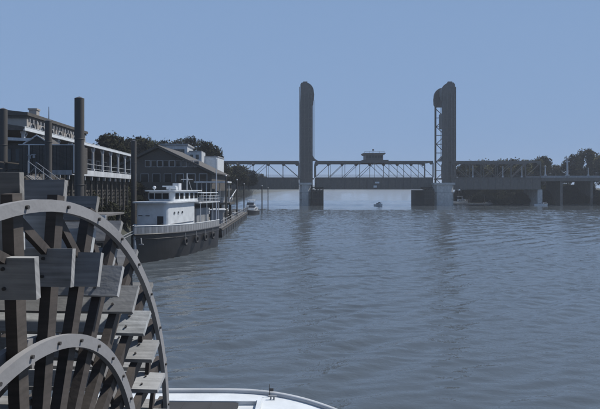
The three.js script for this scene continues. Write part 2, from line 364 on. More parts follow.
    for (const u of [0.4, W - 0.4]) obj('leg', box(0.75, T - 13.5, 0.8, X(u), (T - 13.5) / 2 + 7, zb), M.steel, t);
    let up = true;
    for (let y = 8; y < T - 11; y += 4.3) {
      obj('brace', bar(V(X(0.75), up ? y : y + 4.3, zb), V(X(W - 0.75), up ? y + 4.3 : y, zb), 0.3), M.truss, t);
      obj('brace', box(W - 1.5, 0.3, 0.3, X(W / 2), y, zb), M.truss, t); up = !up;
    }
    const farHead = head.filter(([, y]) => y > T - 10.5).map(([u, y]) => [X(u), y]); farHead.unshift([X(0), T - 9.4], [X(W), T - 9.4]);
    obj('far_head', prism(farHead, 1.6).translate(0, 0, zf + 1.2), M.steel, t);
    // sheave housing and portal struts between the two sides
    obj('sheave_housing', box(3.6, 3.4, D1 - D0 - 5.7, X(2.6), T - 3.2, -(D0 + D1) / 2 - 0.15), M.steel, t);
    for (const y of [24, 33, 42, T - 9.5]) obj('portal_strut', box(0.7, 1.0, D1 - D0 - 3.9, X(0.9), y, -(D0 + D1) / 2 - 0.6), M.truss, t);
    obj('portal_bracket', prism([[X(W), 20.5], [X(W + 2.6), 20.5], [X(W + 0.9), 21.6], [X(W), 23]], 1.2).translate(0, 0, zn - 1.7), M.steelB, t);
    for (const u of [0.2, 0.5, 0.8]) obj('lift_cable', rod(V(X(W + u), 21.6, zn - 1.9), V(X(W + u), T - 8, zn - 1.9), 0.045, 0.045, 5), M.truss, t);
    obj('counterweight', box(3.4, 7, 8.5, X(2.9), 40, -(D0 + D1) / 2 - 0.2), M.steelB, t);
    obj('ladder', [box(0.06, T - 26, 0.06, X(2.7), (T + 26) / 2 - 6, zn - 0.58), box(0.06, T - 26, 0.06, X(3.2), (T + 26) / 2 - 6, zn - 0.58), ...Array.from({ length: 24 }, (_, k) => box(0.5, 0.05, 0.05, X(2.95), 21.5 + k * 1.2, zn - 0.58))], M.truss, t);
    obj('deck_level', box(W + 1.2, 0.5, D1 - D0 - 3.5, X(W / 2), yDeck - 0.6, -(D0 + D1) / 2 - 0.4), M.asphalt, t);
    return t;
  }
  tower(wx(300, D0), 1); tower(wx(456, D0), -1);
  function pier(x0, x1, f0, f1) {                               // concrete pier and the timber fender on its channel side
    const p = node('pier', br), zc = -(D0 + D1) / 2, L = D1 - D0 + 8, cx = (x0 + x1) / 2, w = x1 - x0;
    obj('pier_shaft', prism([[x0, -L / 2 + 1.5], [x0 + 1.2, -L / 2], [x1 - 1.2, -L / 2], [x1, -L / 2 + 1.5], [x1, L / 2 - 1.5], [x1 - 1.2, L / 2], [x0 + 1.2, L / 2], [x0, L / 2 - 1.5]], 10.2).rotateX(-Math.PI / 2).translate(0, 4.4, zc), M.concrete, p);
    for (const y of [3.0, 6.0]) obj('pour_joint', box(w + 0.1, 0.1, L - 0.8 + 0.9, cx, y, zc), M.pale, p);
    obj('pier_cap', box(w + 0.7, 0.9, L + 0.7, cx, 9.95, zc), M.concrete, p);
    const fw = Math.abs(f1 - f0), fx = (f0 + f1) / 2, zfr = -D0 + 6.5;
    for (let k = 0; k < 12; k++) obj('fender_pile', rod(V(Math.min(f0, f1) + (k + 0.5) * fw / 12, -1.5, zfr), V(Math.min(f0, f1) + (k + 0.5) * fw / 12, 7.1 + (k % 3) * 0.15, zfr), 0.26, 0.24, 8), M.timber, p);
    for (const y of [1.2, 3.2, 5.2, 6.6]) obj('fender_wale', box(fw, 0.4, 0.3, fx, y, zfr + 0.36), M.timberB, p);
    obj('fender_body', box(fw - 0.4, 7.6, D1 - D0 + 12, fx, 3.2, zc), M.timber, p);
    obj('fender_link', box(fw, 0.5, 9, fx, 8.2, zn), M.timber, p);
  }
  pier(wx(299.5, 236), wx(311, 236), wx(311.3, 234), wx(323.5, 234));
  pier(wx(434.3, 236), wx(454.3, 236), wx(424, 234), wx(434, 234));
  { // plain approach viaducts at both ends
    for (const [a, b] of [[111.2, 235], [-120, -38.2]]) {
      const s = node('approach', br), L = b - a, c = (a + b) / 2;
      obj('deck', box(L, 0.9, 16.4, c, yDeck - 0.75, -248), M.asphalt, s);
      for (const z of [zn, zf]) { obj('edge_beam', box(L, 1.6, 0.5, c, yDeck - 1.0, z), M.steel, s); obj('parapet', box(L, 0.9, 0.22, c, yDeck + 0.3, z), M.pale, s); }
      for (let x = a + 10; x < b; x += 14) obj('pillar', box(1.2, yDeck + 1, 14, x, (yDeck - 1.3) / 2 - 0.6, -248), M.steelB, s);
    }
    for (const x of [-38, 111]) obj('end_pier', box(2.2, yLow + 1.2, 15, x, yLow / 2 - 0.6, -248), M.concrete, br);
  }
}
// pale light poles along the road over the bridge's right half
[[473, 165.5], [503, 166], [522, 166.5], [546, 166], [568, 158.5], [589, 168]].forEach(([px, py], i) => {
  const d = i < 3 ? 239.2 : 239.3, x = wx(px, d), y0 = wy(177.3, 240) - (i < 3 ? 0.02 : -0.75), h = wy(py, d) - y0;
  const p = thing('light_pole', ['pale light pole beside the right tower', 'pale light pole in front of the truss before trees', 'pale light pole near the outer end of the truss', 'pale light pole past the end of the truss', 'tallest, thickest pale light pole past the truss', 'pale light pole under the tallest tree on far bank'][i], 'light pole', [x, y0, -d - (i < 3 ? 0.2 : 0.7)], 0, 'light poles on the bridge road');
  const r = i === 4 ? 0.42 : i === 3 ? 0.3 : 0.2;
  obj('base', box(r * 3.4, 0.5, r * 3.4, 0, 0.25, 0), M.whiteOld, p);
  obj('shaft', rod(V(0, 0.4, 0), V(0, h - 0.5, 0), r, r * 0.8, 10), M.whiteOld, p);
  obj('lamp_head', new THREE.SphereGeometry(r * 1.5, 12, 8).scale(1, 1.2, 1).translate(0, h - 0.3, 0), M.pale, p);
});

// ------------------------------------------------------------------ boats
function hullGeo(L, B, H, o = {}) {                              // bow along +z, waterline at y = 0, returns hull shell, deck and rub rail
  const { bow = 2.2, full = 0.55, sheer = 0.3, draft = 0.5, flare = 0.25, stern = 0.85 } = o, ns = 26, nr = 7;
  const pos = [], idx = [], uv = [], dpos = [], didx = [], duv = [], rail = [[], []];
  for (let i = 0; i <= ns; i++) {
    const t = i / ns, z = (t - 0.5) * L;
    let b = B / 2 * (t > full ? 1 - Math.pow((t - full) / (1 - full), bow) : stern + (1 - stern) * Math.sin(t / full * Math.PI / 2));
    b = Math.max(b, 0.03);
    const h = H * (1 + sheer * Math.pow(t, 2.2));
    for (const s of [-1, 1]) {
      for (let j = 0; j <= nr; j++) { const v = j / nr, w = b * (1 - flare * Math.pow(1 - v, 1.6) * (0.6 + t)); pos.push(s * Math.max(0.02, w), -draft + v * (h + draft), z + v * t * t * H * 0.35); uv.push(z, v * (h + draft)); }
      dpos.push(s * b * 0.99, h - 0.04, z + t * t * H * 0.34); duv.push(z, s * b); rail[s < 0 ? 0 : 1].push(V(s * (b + 0.02), h, z + t * t * H * 0.35));
    }
    if (i) {
      const A = (i - 1) * 2 * (nr + 1), C = i * 2 * (nr + 1);
      for (let s = 0; s < 2; s++) for (let j = 0; j < nr; j++) { const a = A + s * (nr + 1) + j, c = C + s * (nr + 1) + j; s ? idx.push(a, a + 1, c, a + 1, c + 1, c) : idx.push(a, c, a + 1, a + 1, c, c + 1); }
      didx.push(2 * i - 2, 2 * i, 2 * i - 1, 2 * i - 1, 2 * i, 2 * i + 1);
    }
  }
  for (let j = 0; j < nr; j++) idx.push(j, j + 1, nr + 1 + j, j + 1, nr + 2 + j, nr + 1 + j);
  const mk = (p, u, x) => { const g = new THREE.BufferGeometry(); g.setAttribute('position', new THREE.Float32BufferAttribute(p, 3)); g.setAttribute('uv', new THREE.Float32BufferAttribute(u, 2)); g.setIndex(x); g.computeVertexNormals(); return g; };
  const rails = rail.map((r) => new THREE.TubeGeometry(new THREE.CatmullRomCurve3(r), 40, Math.min(0.09, B * 0.02), 6));
  return { shell: mk(pos, uv, idx), deck: mk(dpos, duv, didx), rails };
}
const rounded = (w, d, r) => { // rounded rectangle outline
  const out = []; for (const [cx, cz, a0] of [[w / 2 - r, d / 2 - r, 0], [-w / 2 + r, d / 2 - r, 1], [-w / 2 + r, -d / 2 + r, 2], [w / 2 - r, -d / 2 + r, 3]]) for (let k = 0; k <= 4; k++) { const a = (a0 + k / 4) * Math.PI / 2; out.push([cx + r * Math.cos(a), cz + r * Math.sin(a)]); } return out; };
const slab = (w, d, h, r, x, y, z) => prism(rounded(w, d, r), h).rotateX(-Math.PI / 2).translate(x, y + h / 2, z);

{ // the tour boat: bow towards the photographer
  const al = 13 * Math.PI / 180, S = V(-17.25, 0, -55.6), L = 16.8, mid = V(S.x + Math.sin(al) * L / 2, 0, S.z - Math.cos(al) * L / 2);
  const t = thing('tour_boat', 'white two-deck tour boat with black hull moored at the dock', 'boat', mid.toArray(), 0);
  t.rotation.y = -al;                                            // local +z is the bow
  const h = hullGeo(L, 5.4, 2.75, { bow: 2.6, full: 0.5, sheer: 0.12, flare: 0.22, draft: 0.8, stern: 0.9 });
  obj('hull', h.shell, M.hull, t); obj('deck', h.deck, M.deckWood, t); for (const r of h.rails) obj('rub_rail', r, M.hull, t);
  // bulwark standing on the deck edge: pale planks
  const bow = L / 2, at = (aft) => bow - aft;
  const rp = h.rails.map((r) => r.parameters.path.points);
  for (const side of [0, 1]) for (let i = 1; i < rp[side].length; i++) {
    const a = rp[side][i - 1], b = rp[side][i];
    obj('bulwark_panel', bar(V(a.x * 0.985, a.y + 0.44, a.z), V(b.x * 0.985, b.y + 0.44, b.z), 0.07, 0.84), M.bulwark, t);
    if (i % 2) obj('stanchion', box(0.07, 0.9, 0.07, a.x * 0.955, a.y + 0.46, a.z), M.whiteOld, t);
  }
  for (const side of [0, 1]) obj('cap_rail', new THREE.TubeGeometry(new THREE.CatmullRomCurve3(rp[side].map((p) => V(p.x * 0.985, p.y + 0.9, p.z))), 60, 0.06, 6), M.white, t);
  const yd = 2.75;
  obj('main_cabin', slab(3.9, 7.6, 3.55, 0.5, 0, yd, at(6.4)), M.white, t);
  obj('cabin_roof', slab(4.5, 8.6, 0.16, 0.6, 0, 6.3, at(6.4)), M.white, t);
  const cd = obj('cabin_door', box(0.72, 1.7, 0.06, 1.15, yd + 1.25, at(2.57)), M.darkCanvas, t); obj('door_handle', box(0.05, 0.14, 0.05, 1.42, yd + 1.3, at(2.5)), M.pale, cd);
  for (const z of [4.4, 5.4, 6.4]) for (const s of [-1, 1]) { const w = obj('porthole', rod(V(s * 1.93, yd + 2.4, at(z)), V(s * 1.965, yd + 2.4, at(z)), 0.15, 0.15, 16), M.glass, t); obj('porthole_rim', new THREE.TorusGeometry(0.17, 0.03, 6, 18).rotateY(Math.PI / 2).translate(s * 1.97, yd + 2.4, at(z)), M.whiteOld, w); }
  for (const s of [-1, 1]) obj('grab_rail', rod(V(s * 2.0, yd + 1.2, at(3.4)), V(s * 2.0, yd + 1.2, at(9.6)), 0.03), M.pale, t);
  for (const z of [-1.3, -0.4]) obj('vent', box(0.5, 0.08, 0.05, z, yd + 2.15, at(2.58)), M.darkCanvas, t);
  // wheelhouse with a row of windows
  obj('wheelhouse', slab(3.3, 7.2, 1.15, 0.55, 0, 6.46, at(8.3)), M.white, t);
  const fz = at(4.68);
  for (const [x, w] of [[-1.05, 0.62], [-0.2, 0.86], [0.72, 0.78]]) { const g = obj('wheelhouse_window', box(w, 0.68, 0.06, x, 7.06, fz), M.glass, t); obj('frame', [box(w + 0.14, 0.06, 0.08, x, 7.43, fz), box(w + 0.14, 0.06, 0.08, x, 6.69, fz), box(0.06, 0.76, 0.078, x - w / 2 - 0.04, 7.06, fz), box(0.06, 0.76, 0.078, x + w / 2 + 0.04, 7.06, fz)], M.whiteOld, g); }
  for (const z of [5.7, 6.9, 8.3, 9.7, 10.9]) for (const s of [-1, 1]) obj('wheelhouse_window', box(0.05, 0.68, 0.9, s * 1.655, 7.06, at(z)), M.glass, t);
  obj('wheelhouse_roof', slab(3.9, 8.2, 0.13, 0.5, 0, 7.61, at(8.4)), M.white, t);
  obj('canopy', box(4.0, 0.1, 5.2, 0, 7.36, at(14.8)), M.white, t);
  for (const z of [12.6, 15, 17.2]) for (const s of [-1, 1]) obj('canopy_post', rod(V(s * 1.9, 6.2, at(z)), V(s * 1.9, 7.32, at(z)), 0.05), M.whiteOld, t);
  obj('upper_deck', box(4.3, 0.14, 7.0, 0, 6.12, at(14.3)), M.whiteOld, t);
  for (const z of [11.4, 13.4, 15.4, 17.4]) for (const s of [-1, 1]) obj('deck_post', rod(V(s * 2.05, 2.75, at(z)), V(s * 2.05, 6.06, at(z)), 0.06), M.whiteOld, t);
  obj('aft_cabin', slab(2.6, 4.2, 2.6, 0.3, 0, yd, at(14)), M.pale, t);
  for (const s of [-1, 1]) { obj('upper_rail', [box(0.05, 0.05, 6.8, s * 2.08, 7.0, at(14.3)), box(0.05, 0.05, 6.8, s * 2.08, 6.6, at(14.3)), ...[0, 1, 2, 3, 4, 5, 6].map((k) => box(0.05, 0.85, 0.05, s * 2.08, 6.6, at(11.2 + k)))], M.whiteOld, t); }
  obj('radar_bar', [rod(V(0.2, 7.7, at(6.6)), V(0.2, 8.15, at(6.6)), 0.1), box(1.7, 0.16, 0.25, 0.2, 8.2, at(6.6))], M.white, t);
  obj('search_light', [rod(V(-1.0, 7.7, at(5.2)), V(-1.0, 8.0, at(5.2)), 0.06), new THREE.SphereGeometry(0.2, 12, 8).translate(-1, 8.05, at(5.2))], M.white, t);
  obj('life_raft', [rod(V(-0.6, 7.98, at(7.6)), V(0.7, 7.98, at(7.6)), 0.25)], M.white, t);
  obj('mast', [rod(V(0.3, 7.7, at(11.2)), V(0.3, 9.9, at(11.2)), 0.06), rod(V(-0.5, 9.1, at(11.2)), V(1.1, 9.1, at(11.2)), 0.04), rod(V(0.3, 9.7, at(11.2)), V(0.3, 7.7, at(12.6)), 0.025)], M.whiteOld, t);
  obj('funnel', [slab(0.9, 1.1, 0.9, 0.3, -0.5, 7.7, at(10))], M.whiteOld, t);
  obj('stem_post', box(0.16, 3.9, 0.3, 0, 1.7, at(-0.72)), M.whiteOld, t);
  // anchor hanging at the bow
  obj('anchor', [box(0.1, 0.7, 0.1, 0.5, 2.35, at(-0.35), 0, 0.2), box(0.5, 0.12, 0.12, 0.5, 2.03, at(-0.38))], M.pale, t);
  for (const k of [5, 9, 13, 17]) { const p = rp[1][k]; obj('tyre_fender', new THREE.TorusGeometry(0.36, 0.13, 8, 18).rotateY(Math.PI / 2).translate(p.x + 0.12, 1.75, p.z - 0.4), M.darkCanvas, t); obj('fender_rope', rod(V(p.x + 0.1, 2.05, p.z - 0.4), V(p.x + 0.04, 2.9, p.z - 0.4), 0.025), M.rope, t); }
  for (const side of [0, 1]) obj('strake', new THREE.TubeGeometry(new THREE.CatmullRomCurve3(rp[side].map((p) => V(p.x * 0.975, p.y - 0.5, p.z - 0.08))), 50, 0.06, 5), M.hull, t);
  // bow lines made fast to the pile by the pier
  const q = (x, y, z) => V(x, y, z);
  obj('bow_line', [0, 0.28].map((k) => new THREE.TubeGeometry(new THREE.CatmullRomCurve3([q(0, 3.5 - k, at(-0.9)), q(-1.2, 2.6 - k, at(-3)), q(-2.6, 1.9 - k * 1.2, at(-5.4))]), 20, 0.055, 6)), M.rope, t);
}
function cruiser(name, label, x, d, turn, L, hullM, group, fly) {
  const t = thing(name, label, 'boat', [x, 0, -d], turn, group), B = L * 0.33, H = L * 0.13;
  const h = hullGeo(L, B, H, { sheer: 0.35 });
  obj('hull', h.shell, hullM, t); obj('deck', h.deck, M.whiteOld, t); for (const r of h.rails) obj('rub_rail', r, M.whiteOld, t);
  obj('cabin', slab(B * 0.72, L * 0.42, L * 0.11, 0.25, 0, H, L * 0.02), M.white, t);
  const s = obj('windscreen', prism([[0, 0], [L * 0.12, 0], [L * 0.02, L * 0.085]], B * 0.66, 'x').translate(0, H + L * 0.11, L * 0.08), M.glass, t);
  for (const k of [-1, 1]) for (const z of [-0.1, 0.02, 0.14]) obj('cabin_window', box(0.04, L * 0.05, L * 0.09, k * (B * 0.36 + 0.01), H + L * 0.065, z * L), M.glass, t);
  if (fly) {
    obj('hard_top', slab(B * 0.7, L * 0.3, 0.1, 0.25, 0, H + L * 0.27, -L * 0.06), M.white, t);
    for (const k of [-1, 1]) for (const z of [-0.18, 0.06]) obj('top_post', rod(V(k * B * 0.31, H + L * 0.1, z * L), V(k * B * 0.31, H + L * 0.272, z * L), 0.04), M.whiteOld, t);
    obj('antenna', rod(V(0.3, H + L * 0.28, -L * 0.1), V(0.3, H + L * 0.28 + 2.6, -L * 0.13), 0.03, 0.015), M.white, t);
  }
  obj('bow_rail', [new THREE.TubeGeometry(new THREE.CatmullRomCurve3([V(-B * 0.44, H * 1.2 + 0.5, L * 0.14), V(-B * 0.3, H * 1.25 + 0.55, L * 0.32), V(0, H * 1.35 + 0.6, L * 0.5), V(B * 0.3, H * 1.25 + 0.55, L * 0.32), V(B * 0.44, H * 1.2 + 0.5, L * 0.14)]), 24, 0.03, 5), ...[[-0.42, 0.16], [-0.3, 0.31], [0, 0.47], [0.3, 0.31], [0.42, 0.16]].map(([u, z]) => rod(V(u * B, H, z * L), V(u * B, H * 1.25 + 0.55, z * L), 0.025, 0.025, 5))], M.whiteOld, t);
  return t;
}
const MB = 'small boats along the floating dock';
cruiser('motor_cruiser', 'dark-hulled cruiser inside the floating dock, nearest the tour boat', -22.9, 92, -0.1, 9, M.hull, MB, true);
cruiser('motor_cruiser', 'low dark-hulled cruiser lying off the far end of the barge', -14.4, 158, -0.15, 8.5, M.hull, MB, false);
cruiser('motor_cruiser', 'larger dark-hulled cruiser on the town side of the dock', -25.4, 131, -0.12, 10, M.hull, MB, true);
cruiser('motor_cruiser', 'white-hulled cruiser lying between the barge and the bridge', -16.2, 172, -0.1, 10, M.whiteOld, MB, true);
cruiser('motor_cruiser', 'white cruiser on the town side of dock beside the canopy', -23.6, 104, 0.1, 9, M.whiteOld, MB, true);
cruiser('motor_cruiser', 'small dark-hulled boat on the town side, halfway along the dock', -24.6, 117, 0.05, 9, M.hull, MB, true);
cruiser('motor_cruiser', 'white boat tied on the town side under the bank trees', -26.6, 146, 0.08, 9.5, M.whiteOld, MB, true);
cruiser('motor_cruiser', 'last small boat of the row, lying beyond the floating dock', -17.6, 190, -0.1, 8, M.hull, MB, true);
const FBG = 'boats moored beyond the right tower';
cruiser('motor_cruiser', 'white cruiser moored by the right tower pier beyond bridge', 83, 268, 1.5, 9, M.white, FBG, true);
cruiser('motor_cruiser', 'smaller white boat moored further out along far bank', 96, 262, 1.6, 7, M.whiteOld, FBG, false);
cruiser('motor_cruiser', 'lone small white boat lying against the dark far bank', wx(540.5, 236), 236, 1.2, 5.5, M.white, undefined, false);
{ // speedboat under the lift span, coming on, with its wake
  const t = cruiser('speedboat', 'small white speedboat passing under the middle of lift span', wx(378.5, 233), 233, 0.5, 5.2, M.white, undefined, false);
}

// ------------------------------------------------------------------ white motorboat at the foot of the picture
{
  // seen from above: bow to the right, far gunwale at distance 17.5
  const L = 8.6, B = 4.6, t = thing('white_motorboat', 'broad white motorboat with dark cockpit lying beyond the paddle wheel', 'boat', [-3.0, 0, -15.2], Math.PI / 2 - 0.02);
  const h = hullGeo(L, B, 1.15, { sheer: 0.06, bow: 2.4, full: 0.52, flare: 0.15, draft: 0.5, stern: 0.97 });
  obj('hull', h.shell, M.white, t); obj('deck', h.deck, M.white, t); for (const r of h.rails) obj('rub_rail', r, M.whiteOld, t);
  const y = 1.17;
  // dark cockpit well covers, framed by a white coaming
  for (const [z, l] of [[-2.55, 1.5], [-0.25, 2.6]]) {
    const c = obj('cockpit_cover', slab(2.8, l, 0.06, 0.15, -0.15, y, z), M.darkCanvas, t);
    for (let k = 1; k < 3; k++) obj('cover_batten', box(2.7, 0.02, 0.03, -0.15, y + 0.07, z - l / 2 + k * l / 3), M.darkCanvas, c);
  }
  obj('coaming', [box(0.07, 0.1, 5.6, 1.3, y + 0.04, -1.05), box(0.12, 0.2, 5.6, -1.62, y + 0.08, -1.05), box(3.02, 0.2, 0.12, -0.05, y + 0.08, 1.7), box(3.02, 0.2, 0.14, -0.05, y + 0.08, -1.68)], M.white, t);
  obj('cleat', [box(0.05, 0.08, 0.05, 1.7, y + 0.03, 2.02), box(0.05, 0.08, 0.05, 1.7, y + 0.03, 2.12), box(0.05, 0.04, 0.28, 1.7, y + 0.08, 2.07)], M.pale, t);
  obj('flag_staff', [rod(V(1.98, y - 0.05, 1.95), V(1.98, y + 0.36, 1.95), 0.012), box(0.012, 0.1, 0.13, 1.98, y + 0.18, 2.02)], M.iron, t);
  obj('stern_rail', [rod(V(1.9, y, -3.6), V(1.9, y + 0.55, -3.6), 0.03), rod(V(1.9, y + 0.55, -3.6), V(-1.9, y + 0.55, -3.9), 0.03), rod(V(-1.9, y, -3.9), V(-1.9, y + 0.55, -3.9), 0.03), rod(V(1.9, y + 0.55, -3.6), V(1.95, y, -2.7), 0.03)], M.white, t);
  for (const z of [2.55, 3.1]) obj('deck_hatch', slab(0.55, 0.42, 0.05, 0.1, -0.2, y + 0.01, z), M.whiteOld, t);
}

// ------------------------------------------------------------------ the waterfront on the left
const BETA = Math.PI / 2 + 0.077;                                // local x runs away along the bank, local z faces the river
const along = (a, d) => [-(a + 0.077 * d), -d];
{ // long building with a veranda
  const [x, z] = along(24, 52), t = thing('veranda_building', 'long waterfront building with pale columned veranda raised on dark timber', 'building', [x, 0, z], BETA);
  const L = 45;
  obj('base_wall', box(L, 10, 6.4, L / 2, 4.6, -4.2), M.timber, t);
  for (let k = 0; k < 18; k++) obj('base_pile', rod(V(0.4 + k * 2.6, -1.2, -0.6), V(0.4 + k * 2.6, 9.6, -0.6), 0.2, 0.18, 8), M.timberB, t);
  for (let k = 0; k < 12; k++) obj('base_plank', box(L, 0.26, 0.07, L / 2, 2.0 + k * 0.62, -0.92), k % 2 ? M.timberB : M.timber, t);
  obj('veranda_floor', box(L, 0.2, 4.2, L / 2, 9.72, -2.0), M.deckWood, t);
  obj('floor_band', box(L + 0.3, 0.78, 0.24, L / 2, 10.05, 0.16), M.whiteOld, t);
  for (let k = 0; k < 15; k++) obj('band_bracket', box(0.2, 0.55, 0.3, 1 + k * 3, 9.35, 0.06), M.pale, t);
  obj('back_wall', box(L, 4.6, 0.3, L / 2, 12.0, -4.1), M.darkWall, t);
  for (let k = 0; k < 11; k++) {
    const o = obj('column', [box(0.26, 3.3, 0.26, 0.5 + k * 4.4, 12.1, 0.1), box(0.42, 0.22, 0.42, 0.5 + k * 4.4, 13.62, 0.1), box(0.42, 0.3, 0.42, 0.5 + k * 4.4, 10.6, 0.1)], M.whiteOld, t);
    if (k < 10) {
      obj(k % 3 === 1 ? 'door' : 'window', box(k % 3 === 1 ? 1.2 : 1.5, k % 3 === 1 ? 2.5 : 1.7, 0.08, 2.7 + k * 4.4, k % 3 === 1 ? 11.1 : 11.6, -3.92), M.glass, t);
      obj('window_frame', [box(0.14, 2.3, 0.12, 1.8 + k * 4.4, 11.4, -3.9), box(0.14, 2.3, 0.12, 3.6 + k * 4.4, 11.4, -3.9), box(1.94, 0.14, 0.12, 2.7 + k * 4.4, 12.62, -3.9)], M.whiteOld, t);
      for (const [p, q] of [[0.7, 1.4], [4.7, 4.0]]) obj('arch_brace', bar(V(p + k * 4.4, 13.0, 0.1), V(q + k * 4.4, 13.6, 0.1), 0.1), M.whiteOld, t);
      obj('rail', [box(4.1, 0.08, 0.08, 2.7 + k * 4.4, 11.35, 0.1), box(4.1, 0.06, 0.06, 2.7 + k * 4.4, 10.7, 0.1)], M.pale, t);
    }
  }
  obj('fascia', box(L + 0.6, 0.42, 0.2, L / 2, 13.95, 0.5), M.white, t);
  obj('roof', prism([[0.62, 14.1], [-4.6, 14.85], [-7.4, 14.3], [-7.4, 13.9], [-4, 13.74], [0.4, 13.74]], L + 0.8, 'x').translate(L / 2, 0, 0), M.roof, t);
}
{ // taller warehouse behind
  const [x, z] = along(32, 71), t = thing('brick_warehouse', 'tall brick warehouse with arched upper windows behind the veranda building', 'building', [x, 0, z], BETA);
  const L = 24, H = 18.3, Wd = 16;
  obj('wall', box(L, H - 8, Wd, L / 2, (H + 8) / 2, -Wd / 2), M.brick, t);
  for (let k = 0; k < 7; k++) {
    const cx = 1.9 + k * 3.35;
    const w = obj('window', [box(1.3, 2.0, 0.06, cx, 15.2, 0.03), new THREE.CylinderGeometry(0.65, 0.65, 0.06, 16, 1, false, Math.PI / 2, Math.PI).rotateX(Math.PI / 2).rotateZ(0).translate(cx, 16.2, 0.03)], M.glass, t);
    obj('frame', [box(0.12, 2.1, 0.16, cx - 0.7, 15.2, 0.08), box(0.12, 2.1, 0.16, cx + 0.7, 15.2, 0.08), box(0.07, 2.0, 0.1, cx, 15.2, 0.08), box(1.3, 0.07, 0.1, cx, 15.3, 0.085)], M.whiteOld, w);
    obj('sill', box(1.8, 0.18, 0.3, cx, 14.1, 0.15), M.pale, w);
    const hood = new THREE.TorusGeometry(0.78, 0.11, 6, 14, Math.PI).translate(cx, 16.2, 0.08); obj('hood', hood, M.pale, w);
  }
  for (let k = 0; k < 8; k++) obj('pilaster', box(0.5, 5.0, 0.16, 0.25 + k * 3.35, 15.2, 0.08), M.brick, t);
  obj('cornice', [box(L + 0.9, 0.45, Wd + 0.9, L / 2, H - 0.2, -Wd / 2), box(L + 0.5, 0.3, Wd + 0.5, L / 2, H - 0.6, -Wd / 2)], M.darkWall, t);
  for (let k = 0; k < 20; k++) obj('corbel', box(0.3, 0.45, 0.3, 0.7 + k * 1.19, H - 0.98, 0.16), M.pale, t);
  for (let k = 0; k < 6; k++) { const w = obj('end_window', box(0.06, 2.2, 1.2, -0.03, 15, -1.9 - k * 2.5), M.glass, t); obj('end_frame', [box(0.1, 2.3, 0.12, -0.07, 15, -1.9 - k * 2.5 - 0.66), box(0.1, 2.3, 0.12, -0.07, 15, -1.9 - k * 2.5 + 0.66), box(0.14, 0.14, 1.5, -0.07, 13.85, -1.9 - k * 2.5)], M.pale, w); }
  obj('roof', prism([[0.2, H], [-Wd / 2, H + 0.9], [-Wd - 0.2, H]], L + 0.4, 'x').translate(L / 2, 0.03, 0), M.roof, t);
  obj('chimney', [box(1.1, 1.5, 1.1, 7.5, H + 0.8, -2), box(1.3, 0.25, 1.3, 7.5, H + 1.5, -2)], M.brick, t);
  obj('flag_pole', rod(V(10.4, H - 0.2, -1), V(10.4, H + 2.4, -1), 0.09, 0.05), M.pile, t);
}
{ // low building at the frame's edge with a pale eave
  const t = thing('low_shed', 'low dark shed with pale eave board beside the kiosk', 'building', [wx(-6, 46), 0, -46], 0.1);
  obj('wall', box(8.5, 12.2 - 8, 6, -1.0, 10.2, -3), M.darkWall, t);
  obj('eave_board', bar(V(-5.4, 12.55, 0.5), V(3.5, 12.25, 0.5), 0.12, 0.26), M.whiteOld, t);
  obj('roof', prism([[0.44, 12.4], [-6.6, 12.1], [-6.6, 11.8], [0.44, 12.1]], 9.2, 'x').translate(-1.0, 0, 0), M.roof, t);
  for (const xx of [1.1, 2.2]) obj('window', box(0.7, 1.1, 0.08, xx, 10.9, 0.03), M.glass, t);
  obj('post', [box(0.14, 2.7, 0.14, 3.05, 10.9, 0.4)], M.pale, t);
}
{ // timber wharf deck on piles in front of the levee
  const [x, z] = along(20.5, 24), t = thing('timber_wharf', 'dark timber wharf on piles under the kiosk', 'wharf', [x, 0, z], BETA);
  const L = 28, W = 8;
  obj('deck', box(L, 0.3, W, L / 2, 8.85, -W / 2 + 1), M.timberB, t);
  obj('edge_beam', box(L, 0.6, 0.35, L / 2, 8.5, 1.18), M.timber, t);
  for (let k = 0; k < 15; k++) for (const zz of [0.9, -3.4]) obj('pile', rod(V(0.5 + k * 1.93, -1.5, zz), V(0.5 + k * 1.93, 8.68, zz), 0.22, 0.2, 8), k % 2 ? M.timber : M.timberB, t);
  for (let k = 0; k < 22; k++) obj('sheathing_plank', box(L, 0.3, 0.08, L / 2, 0.6 + k * 0.37, 0.55), k % 3 ? M.timber : M.timberB, t);
  for (let k = 0; k < 7; k++) obj('cross_brace', bar(V(0.6 + k * 3.86, 0.4, 1.2), V(0.6 + k * 3.86 + 1.93, 8.2, 1.2), 0.12, 0.25), M.timberB, t);
  obj('railing', [box(L, 0.09, 0.1, L / 2, 9.95, 1.1), box(L, 0.07, 0.06, L / 2, 9.45, 1.1), ...Array.from({ length: 15 }, (_, k) => box(0.1, 1.0, 0.1, 0.3 + k * 1.95, 9.45, 1.1))], M.timberB, t);
}
